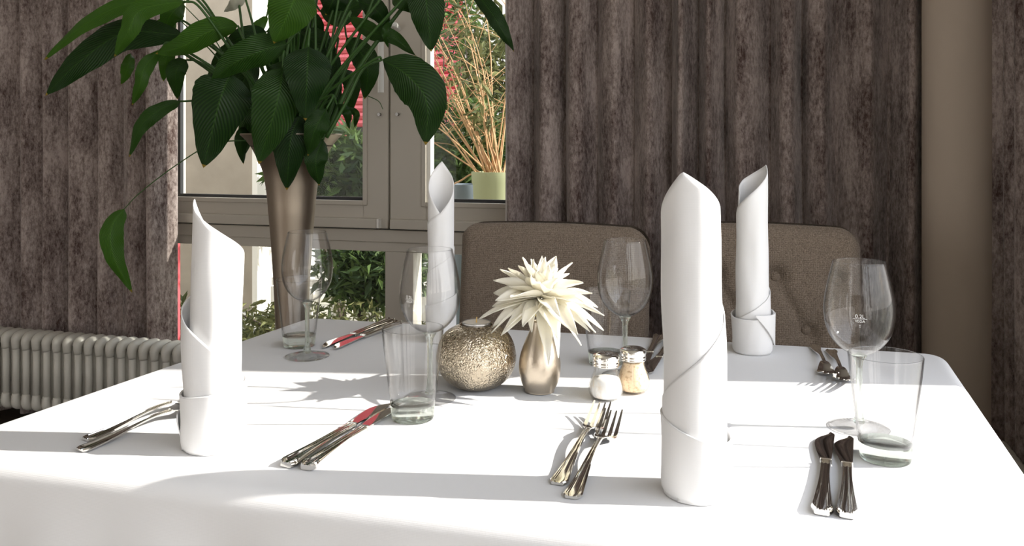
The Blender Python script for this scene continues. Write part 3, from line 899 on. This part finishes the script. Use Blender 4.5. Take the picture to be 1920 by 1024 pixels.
# ---- rolled napkins
def napkin(px, py, H, R, a0, hand, hs, cuff, lab, turns=2.0, grow=.0045, taper=.0, rise=.45, ell=1.0, flap=None, lean=(0,0), loose=0):
    """a0: angle (camera frame, 0 = right, pi/2 = away) of the tip; hand +1: edge falls going counter-clockwise."""
    p = on_table(px, py); t = empty('rolled_napkin', (p.x, p.y, ZT), TH)
    hstart, drop = hs            # start height, drop per turn
    N = 150; rows = []
    NZ = 40
    def hfun(u):   # u in turns, -rise .. turns
        if u < 0:
            k = -u / rise; return H - (H - hstart) * k ** 1.15
        return H - drop[0] * min(u, .5) / .5 - drop[1] * max(0, min(u - .5, .5)) / .5 - drop[2] * max(0, u - 1)
    cols = []
    for i in range(N + 1):
        u = -rise + (turns + rise) * i / N
        h = max(hfun(u), .04); ang = a0 + hand * 2 * pi * u
        rr = R + grow * u
        col = []
        for j in range(NZ + 1):
            z = h * j / NZ
            r = rr * (1 - taper * z / H) + .0018 * noise.noise(Vector((cos(ang) * 1.5, z * 14, px)))
            if loose and u > .6: r += loose * max(0, -cos(ang)) ** 1.2 * min(1, (u - .6) / .3) * sin(min(1, z / h * 1.05) * pi * .5) ** 2
            if u < 0: r *= (1 + .06 * u / rise * (z / H))
            col.append((r * cos(ang) + lean[0] * (z / H), r * sin(ang) * ell + lean[1] * (z / H), z + .0003))
        cols.append(col)
    m_ = MB(); m_.grid(cols); b = m_.build('roll', M['napkin'], t, solid=.0011)
    # cuff folded up round the foot
    ch_, amp, ph, bulge = cuff
    rows = []; K = 96
    rout = R + grow * turns + .0012
    for j in range(15):
        f = j / 14; row = []
        for k in range(K):
            a = 2 * pi * k / K
            h = ch_ + amp * cos(a - ph)
            r = rout + bulge * f ** 2 + .0012 * noise.noise(Vector((cos(a) * 2, f * 2 + sin(a), px)))
            if f < .12: r -= .0025 * (1 - f / .12) ** 2
            row.append((r * cos(a), r * sin(a) * ell, .0003 + h * f))
        rows.append(row)
    # rolled lip
    for dr, dz in ((.0004, .0008), (-.0004, .0012), (-.0014, .0006)):
        row = []
        for k in range(K):
            a = 2 * pi * k / K; h = ch_ + amp * cos(a - ph); r = rout + bulge + .0012 * noise.noise(Vector((cos(a) * 2, 2 + sin(a), px))) + dr
            row.append((r * cos(a), r * sin(a) * ell, .0003 + h + dz))
        rows.append(row)
    m_ = MB(); m_.grid(rows, closed=True); m_.build('cuff', M['napkin'], t, solid=.0012)
    if flap:
        a1, a2, a3, hh, hb = flap   # triangular tuck wrapped on the cuff
        rows = []
        for j in range(13):
            f = j / 12; row = []
            for k in range(17):
                g = k / 16; lo = a1 + (a3 - a1) * 0; a = a1 + (a2 - a1) * g
                top = hh; bot = hh - (hh - hb) * min(1, 1.15 * g)
                z = top + (bot - top) * f; r = rout + bulge * .8 + .002 + .0006 * sin(3 * g + 2 * f)
                row.append((r * cos(a), r * sin(a) * ell, z))
            rows.append(row)
        m_ = MB(); m_.grid(rows); m_.build('tuck', M['napkin'], t, solid=.0014)
    return tag(t, lab, 'napkin', 'rolled napkins standing on the table')
napkin(401, 836, .279, .0275, pi + .15, +1, (.20, (.060, .062, .16)), (.066, .006, .4, .001), 'standing rolled white napkin at the front left with pointed tip leaning over the forks', turns=2.05, grow=.0030, taper=.04, rise=.30, lean=(.005, 0), loose=.007)
napkin(1306, 924, .315, .0292, -2.05, -1, (.243, (.105, .085, .17)), (.066, .011, 2.6, .0008), 'tallest rolled white napkin standing at the front right', turns=2.05, grow=.0014, taper=.01, rise=.5, lean=(-.006, 0))
napkin(827, 640, .310, .0222, pi/2, -1, (.222, (.088, .04, .09)), (.07, .01, 0, .001), 'rolled white napkin standing at the back left behind the candle holder', turns=2, grow=.0010, taper=.02, rise=.5)
napkin(1411, 660, .306, .0255, .10, -1, (.262, (.070, .13, .11)), (.062, .006, .9, .003), 'rolled white napkin with folded cuff standing at the back right', turns=2, grow=.0022, taper=.10, rise=.5, flap=(-1.75, -.25, 0, .066, .012))

# ================================================================== PLANT AND TALL VASE
VZ = 2.25
vb = at_depth(547, 268, VZ)
def hz(py): return CZ - (py - YH) / F * VZ
half = [(253, 93), (262, 84), (275, 74), (290, 66), (320, 53), (360, 46), (400, 42.5), (440, 39), (500, 35), (560, 32), (610, 30), (700, 28)]
prof = [(0, 0), (.075, 0), (.078, .006), (.070, .02), (.045, .10), (.040, .2)]
prof = [(.0, .0), (.080, .0), (.083, .008), (.060, .03), (.043, .12)] + [(h_ / F * VZ, hz(y_)) for y_, h_ in half[::-1] if hz(y_) > .2]
prof = smooth_prof(prof, 80)
rt, zt = prof[-1]
prof += [(rt - .001, zt + .003), (rt - .006, zt + .001), (rt - .03, zt - .03), (0, zt - .035)]
m_ = MB(); m_.lathe(prof, 72); tv = m_.build('tall_vase', M['tall_vase'], angle=50); tv.location = (vb.x, vb.y, 0)
tag(tv, 'tall flared champagne metal floor vase holding the peace lily', 'vase')

pl = empty('peace_lily', (vb.x, vb.y, zt - .03))
PL = Vector(pl.location)
m_ = MB(); m_.lathe([(rt - .022, .0), (rt*.7, .008), (0, .014)], 32); m_.build('soil', M['soil'], pl)
view = Vector((-st, ct, 0))
lr = random.Random(4)
def leaf(pts, W, dz=0.0, mt='leaf', roll=0.0, dz_tip=0.0, fold=.25, stem=True, peak=.42):
    """pts: picture positions of the midrib from base to tip; dz depth ahead (-) or behind (+) the vase axis"""
    n = len(pts)
    P3 = [at_depth(x, y, VZ + dz + (dz_tip) * (i / (n - 1)) - .03 * sin(pi * i / (n - 1))) for i, (x, y) in enumerate(pts)]
    C_ = catmull(P3, 22); NT = 22; NS = 8
    wid = W / F * (VZ + dz)
    rows = []; uvs = []
    ph = lr.uniform(0, 6)
    for i, c in enumerate(C_):
        t = i / NT
        tan = (C_[min(i+1, NT)] - C_[max(i-1, 0)]).normalized()
        vd = (c - Vector((0, 0, CZ))).normalized()
        side = tan.cross(vd).normalized()
        nrm = side.cross(tan).normalized()
        if nrm.dot(vd) > 0: nrm = -nrm
        a = roll
        s_ = side * cos(a) + nrm * sin(a); u_ = nrm * cos(a) - side * sin(a)
        q = t ** (math.log(.5) / math.log(peak))
        w = wid * (sin(pi * q) ** .72) * (1 - .12 * t) + .0006
        if t > .9: w *= 1 - .25 * (t - .9) / .1
        row = []
        for k in range(NS + 1):
            v = -1 + 2 * k / NS
            z = -fold * w * .5 * abs(v) ** 1.3 * 1.0 + .0035 * sin(11 * t + ph) * v * abs(v) + .002 * sin(23 * t + ph * 2) * abs(v); w_ = w * (1 + .035 * sin(31 * t + ph) * sin(13 * t))
            row.append(c + s_ * (w_ * .5 * v) + u_ * z - PL)
            uvs.append((t, v))
        rows.append(row)
    m_ = MB(); m_.grid(rows); m_.build('leaf', M[mt], pl, uvs=uvs)
    if stem:
        b = P3[0]; r = lr.uniform(0, rt * .45); a = math.atan2(b.y - vb.y, b.x - vb.x) + lr.uniform(-.5, .5)
        root = Vector((vb.x + r * cos(a), vb.y + r * sin(a), zt - .03))
        d = (P3[1] - P3[0]).normalized()
        k1 = root + Vector((0, 0, .10)) + (b - root) * .15
        k2 = b - d * .03 + Vector((0, 0, .012))
        if stem is not True: k2 = at_depth(stem[0], stem[1], VZ + dz)
        cs = catmull([root, k1 * .5 + (root + k2) * .25, k2, b], 22)
        m_ = MB(); m_.tube([q - PL for q in cs], [.0048 - .0022 * i / 22 for i in range(23)], 8); m_.build('petiole', M['petiole'], pl)
Lf = leaf
# background dark mass
Lf([(500,190),(470,230),(452,300)], 42, .10); Lf([(520,150),(500,210),(498,285)], 60, .09); Lf([(545,160),(540,215),(530,300)], 66, .06)
Lf([(600,150),(618,185),(612,240)], 44, .09); Lf([(470,235),(452,262),(457,308)], 26, .05); Lf([(650,70),(688,120),(684,186)], 50, .16)
Lf([(560,120),(520,150),(470,170)], 60, .1); Lf([(630,100),(625,160),(640,215)], 34, .10); Lf([(560,60),(600,90),(625,140)], 60, .14)
Lf([(420,120),(410,150),(440,200)], 40, .12)
Lf([(500,60),(455,70),(418,88)], 40, .16); Lf([(600,20),(640,20),(690,0)], 60, .12); Lf([(640,-30),(625,0),(612,28)], 66, .1)
Lf([(545,40),(520,90),(505,140)], 60, .16); Lf([(585,20),(560,60),(548,110)], 56, .18); Lf([(480,110),(455,160),(462,215)], 50, .14)
Lf([(520,170),(480,220),(490,262)], 52, .03); Lf([(590,120),(570,190),(585,250)], 60, .03); Lf([(610,90),(600,140),(618,190)], 38, .1)
Lf([(560,20),(590,45),(600,80)], 34, .2); Lf([(450,95),(425,100),(395,125)], 34, .14); Lf([(640,130),(660,160),(655,215)], 34, .12)
Lf([(500,30),(478,62),(470,100)], 24, .2, 'leaf_backlit'); Lf([(650,200),(668,215),(664,240)], 14, .06)
# hanging leaves in front
Lf([(562,218),(545,262),(538,357)], 76, -.10, peak=.4); Lf([(606,262),(592,300),(598,348)], 44, -.08)
Lf([(612,205),(592,240),(577,292)], 46, -.12); Lf([(632,196),(650,212),(655,242)], 18, -.05)
Lf([(432,138),(412,190),(381,315)], 116, -.16, roll=.15, peak=.40)
Lf([(530,128),(520,190),(485,308)], 100, -.18, peak=.42, roll=-.1)
Lf([(578,88),(576,140),(572,226)], 92, -.20, peak=.36)
Lf([(538,82),(490,96),(440,118),(396,154)], 66, -.17, roll=-.35)
Lf([(562,-30),(545,15),(514,82)], 96, -.22, 'leaf_backlit', peak=.42)
Lf([(716,112),(762,140),(800,190),(798,272)], 92, -.15, roll=.1, peak=.5, fold=.35, stem=(700,113))
Lf([(790,-40),(800,10),(809,97)], 72, -.10, peak=.48, stem=(745,10)); Lf([(735,-25),(760,0),(790,25)], 46, -.05, stem=(720,-10))
Lf([(870,-40),(915,15),(940,55),(964,98)], 34, -.05, roll=.3, stem=(800,-40))
Lf([(655,33),(700,62),(735,70),(781,106)], 36, -.02, roll=.4, stem=(652,30)); Lf([(672,2),(705,18),(731,56)], 42, .04, stem=(655,6))
Lf([(735,40),(722,60),(728,90)], 14, -.05, stem=False)
# left sprays
Lf([(345,-5),(235,8),(150,52),(84,112)], 34, -.08, 'leaf_backlit', roll=.5, stem=(380,10))
Lf([(345,66),(235,62),(150,115),(84,180)], 66, -.02, roll=.35, stem=(400,90))
Lf([(345,2),(265,18),(240,60),(215,106)], 42, -.14, 'leaf_backlit', roll=.2, stem=(380,20))
Lf([(446,48),(395,58),(340,88),(292,100)], 52, -.10, 'leaf_backlit', roll=-.25, stem=(460,80))
Lf([(302,92),(272,125),(262,160),(248,197)], 30, -.05, 'leaf_backlit', roll=.3, stem=(330,85))
Lf([(338,190),(295,208),(262,240),(243,294)], 32, .0, roll=.3, stem=(400,190))
Lf([(350,112),(330,135),(333,186)], 38, .02, stem=(380,120)); Lf([(322,75),(312,110),(306,152)], 30, .06, 'leaf_backlit', stem=False)
Lf([(245,100),(238,130),(228,158)], 24, .05, 'leaf_backlit', stem=False); Lf([(345,5),(322,25),(306,62)], 44, .05, 'leaf_backlit', stem=(380,0))
Lf([(330,40),(300,55),(262,50)], 40, .08, 'leaf_backlit', stem=(360,50)); Lf([(350,95),(365,80),(420,60)], 28, .1, stem=False)
# long stray leaf low on the left
Lf([(233,392),(208,430),(214,485),(248,548)], 44, -.05, 'leaf_backlit', roll=.3, fold=.4, stem=False)
def stalk(pts, dz, r0, r1=None, mt='petiole'):
    C_ = catmull([at_depth(x, y, VZ + dz) for x, y in pts], 26); r1 = r1 or r0 * .6
    m_ = MB(); m_.tube([q - PL for q in C_], [r0 + (r1 - r0) * i / 26 for i in range(27)], 8); m_.build('petiole', M[mt], pl)
stalk([(480,262),(400,270),(330,310),(262,362),(233,392)], -.05, .0018)
stalk([(575,262),(590,170),(592,90),(590,-30)], .02, .005); stalk([(590,262),(615,150),(625,60),(640,-30)], .03, .0048)
stalk([(600,262),(640,150),(680,50),(715,-40)], .0, .006); stalk([(608,262),(660,150),(720,60),(790,-30)], -.03, .0075)
stalk([(612,258),(650,190),(680,130),(716,112)], -.08, .0055); stalk([(580,262),(600,160),(620,80),(640,20)], .06, .004)
stalk([(500,262),(470,160),(455,60),(445,-20)], .08, .005); stalk([(515,262),(495,140),(475,50),(455,-20)], .05, .0045)
stalk([(490,262),(440,170),(390,130),(345,100)], .05, .007); stalk([(490,262),(455,170),(400,100),(330,30)], .07, .0025)
stalk([(520,262),(530,150),(545,60),(560,-30)], .05, .006); stalk([(560,262),(560,150),(575,60),(600,-20)], .09, .005)
stalk([(485,262),(430,130),(400,70),(345,10)], .03, .002); stalk([(690,180),(710,190),(718,205)], .05, .0014)
Lf([(462,-15),(442,5),(421,22)], 24, .1, 'spathe', stem=False)
tag(pl, 'large dark green peace lily spilling out of the tall metal vase by the window', 'plant')

# ================================================================== OUTSIDE
mb = MB(); mb.box((-30, YW + .15, -.10), (20, 40, -.05)); mb.box((XR + .15, -12, -.10), (20, YW + .15, -.05))
o = mb.build('ground', M['paving'], smooth=False); struct(o)
# beige wall stub with boarded white end
bx = -3.32
mb = MB(); mb.box((-9, 5.0, -.05), (bx, 5.16, 4.5)); o = mb.build('garden_wall', M['render_beige'], smooth=False); tag(o, 'plain beige rendered wall outside the left window', 'wall')
mb = MB(); mb.box((bx, 5.17, -.05), (bx + .04, 5.75, 4.5)); mb.box((bx, 4.99, -.05), (bx + .04, 5.17, 4.5)); o = mb.build('white_panel', M['white_boards'], smooth=False); tag(o, 'sunlit white boarded panel at the end of the beige wall outside', 'panel')
# far house with red roller shutter
Yh_ = 8.2
hx0 = at_plane(545, 0, Yh_).x; hx1 = at_plane(868, 0, Yh_).x; zb = at_plane(640, 238, Yh_).z
hs = empty('house', ((hx0 + hx1) / 2, Yh_, 0)); hl = Vector(hs.location)
def puth(m_, nm, mt, **k):
    o = m_.build(nm, mt, smooth=False, loc=hl, **k); o.parent = hs; o.location = (0,0,0); return o
mb = MB(); mb.box((hx0 - 4, Yh_ + .1, -.05), (hx1 + 6, Yh_ + 3, 5.5)); puth(mb, 'facade', M['facade'])
mb = MB(); mb.box((hx0, Yh_ + .04, .05), (hx1, Yh_ + .098, zb + .05)); puth(mb, 'dark_window', M['dark_glass'])
rows = []
zz = zb; ps = []
while zz < 4.2:
    for f, yo in ((0, 0), (.15, -.02), (.5, -.034), (.85, -.02), (.97, 0)): ps.append((zz + .078 * f, yo))
    zz += .078
m_ = MB(); m_.grid([[(hx0, Yh_ + .02 + yo, z) for z, yo in ps], [(hx1, Yh_ + .02 + yo, z) for z, yo in ps]]); m_.f = [f[::-1] for f in m_.f]
puth(m_, 'roller_shutter', M['red'], solid=.006)
tag(hs, 'pale house with a big red slatted roller shutter beyond the garden', 'house')
# red post seen at curtain edge
q = at_plane(333, 520, 3.35); mb = MB(); mb.box((q.x - .008, 3.34, -.05), (q.x + .007, 3.36, .78)); o = mb.build('garden_stake', M['red'], smooth=False); tag(o, 'thin red stake seen outside right beside the left curtain', 'stake')
q = at_plane(650, 300, 6.0); mb = MB(); mb.tube([(q.x, 6, -.05), (q.x, 6, 1.25)], .022, 12); o = mb.build('garden_post', M['red']); tag(o, 'slim red post standing outside behind the vase, under the shutter', 'post')
# planters
def pot(px, py_top, y, r, hgt, mt, lab):
    q = at_plane(px, py_top, y); z = q.z
    m_ = MB(); m_.lathe([(0, -.05), (r * .62, -.05), (r * .66, -.03), (r * .97, z - .06), (r * 1.02, z - .05), (r * 1.04, z), (r * .94, z), (r * .9, z - .04), (0, z - .045)], 48)
    o = m_.build('planter', M[mt], angle=40); o.location = (q.x, y, 0); tag(o, lab, 'planter'); return q
qa = pot(928, 322, 3.75, .105, 1, 'pot_green', 'pale green planter standing outside the right window pane')
qb = pot(876, 345, 4.05, .085, 1, 'pot_blue', 'blue-grey planter left of the pale green one outside')

def foliage(m_, c, rad, n, sz, rnd_):
    for _ in range(n):
        while True:
            v = Vector((rnd_.uniform(-1,1), rnd_.uniform(-1,1), rnd_.uniform(-1,1)))
            if v.length < 1: break
        p_ = Vector(c) + Vector((v.x * rad[0], v.y * rad[1], v.z * rad[2]))
        d = Vector((rnd_.gauss(0,1), rnd_.gauss(0,1), rnd_.gauss(0,.8) - .3)).normalized(); s_ = d.orthogonal().normalized()
        s_.rotate(Matrix.Rotation(rnd_.uniform(0, 6.28), 3, d)); L = sz * rnd_.uniform(.6, 1.4); w = L * .16
        n_2 = d.cross(s_) * L * .12
        m_.add([p_, p_ + d*L*.4 + s_*w + n_2, p_ + d*L, p_ + d*L*.4 - s_*w + n_2], [(0,1,2,3)])
def shrub(name, c, rad, n, sz, mt, lab, seed, stems=6):
    rr = random.Random(seed); t = empty(name, (c[0], c[1], -.05)); lo = Vector(t.location)
    m_ = MB(); foliage(m_, Vector(c) - lo, rad, n, sz, rr); m_.build('foliage', M[mt], t, smooth=False)
    m_ = MB()
    for k in range(stems):
        e = Vector((rr.uniform(-1,1) * rad[0] * .7, rr.uniform(-1,1) * rad[1] * .7, c[2] + .05 + rr.uniform(-.3,.8) * rad[2]))
        m_.tube(catmull([(rr.uniform(-.04,.04), rr.uniform(-.04,.04), 0), e * .5 + Vector((rr.uniform(-.08,.08), 0, .08)), e], 10), [.012 - .0008*i for i in range(11)], 6)
    m_.build('branches', M['bark'], t)
    return tag(t, lab, 'shrub')
def pc(px, py, y): v = at_plane(px, py, y); return (v.x, v.y, v.z)
shrub('shrub', pc(640, 318, 4.9), (.50,.30,.27), 2200, .11, 'bush', 'bushy green shrub outside behind the tall vase', 1)
shrub('shrub', pc(600, 640, 3.6), (.75,.25,.19), 2600, .05, 'bush2', 'low olive green shrub outside below the left window', 2)
shrub('shrub', pc(700, 500, 4.4), (.34,.25,.24), 2200, .08, 'bush', 'dark shrub outside seen through the lower left pane', 3)
shrub('shrub', pc(880, 290, 4.7), (.36,.30,.36), 1900, .08, 'bush', 'leafy green shrub behind the planters outside', 4)
shrub('shrub', pc(925, 150, 5.6), (.25,.25,.40), 1300, .08, 'bush2', 'tall yellow-green shrub outside beside the right curtain', 6)
shrub('shrub', pc(865, 30, 6.2), (.25,.3,.5), 700, .08, 'bush', 'high dark green branch tip outside at the top of the right pane', 7)
shrub('shrub', pc(370, 620, 4.3), (.45,.25,.20), 800, .07, 'bush2', 'low shrub outside behind the front left napkin', 8)
q0 = at_plane(520, 560, 4.96); q1 = at_plane(735, 560, 4.96)
ff = empty('garden_fence', ((q0.x + q1.x) / 2, 4.96, -.05))
nb = 9
for k in range(nb):
    x = q0.x + (q1.x - q0.x + .9) * k / (nb - 1); m_ = MB(); m_.box((x - .045, 4.95, -.05), (x + .045, 4.97, q0.z + .08))
    o = m_.build('board', M['white_boards'], smooth=False, loc=ff.location); o.parent = ff; o.location = (0,0,0)
m_ = MB(); m_.box((q0.x - .05, 4.97, .15), (q1.x + 1, 4.995, .20)); o = m_.build('rail', M['white_boards'], smooth=False, loc=ff.location); o.parent = ff; o.location = (0,0,0)
tag(ff, 'low white board fence outside behind the shrubs', 'fence')
# twiggy willow growing from the green planter
rw = random.Random(21)
t = empty('willow', (qa.x, 3.75, qa.z - .045)); m_ = MB(); m2 = MB()
for k in range(30):
    e = Vector((rw.uniform(-.75, .12), rw.uniform(-.25, .5), rw.uniform(.25, 1.25)))
    a = Vector((rw.uniform(-.05,.05), rw.uniform(-.05,.05), 0))
    mid = (a + e) * .5 + Vector((rw.uniform(-.06,.06), 0, rw.uniform(.0,.16)))
    cs = catmull([a, mid, e], 12); m_.tube(cs, [.0045 - .0003 * i for i in range(13)], 5)
    for _ in range(4):
        i = rw.randint(4, 11); d = Vector((rw.uniform(-.2,.2), rw.uniform(-.1,.1), rw.uniform(-.05,.22)))
        m_.tube([cs[i], cs[i] + d * .5 + Vector((0,0,.01)), cs[i] + d], [.002, .0015, .001], 4)
    foliage(m2, cs[rw.randint(4, 11)], (.07,.06,.10), 12, .07, rw)
cs = catmull([(0,0,.0), (-.10,.0,.035), (-.17,0,.0), (-.24,0,-.03)], 10); m_.tube(cs, .004, 6)
m_.build('twigs', M['twig'], t); m2.build('leaves', M['bush2'], t, smooth=False)
tag(t, 'twiggy willow with bare orange twigs growing from the green planter', 'shrub')
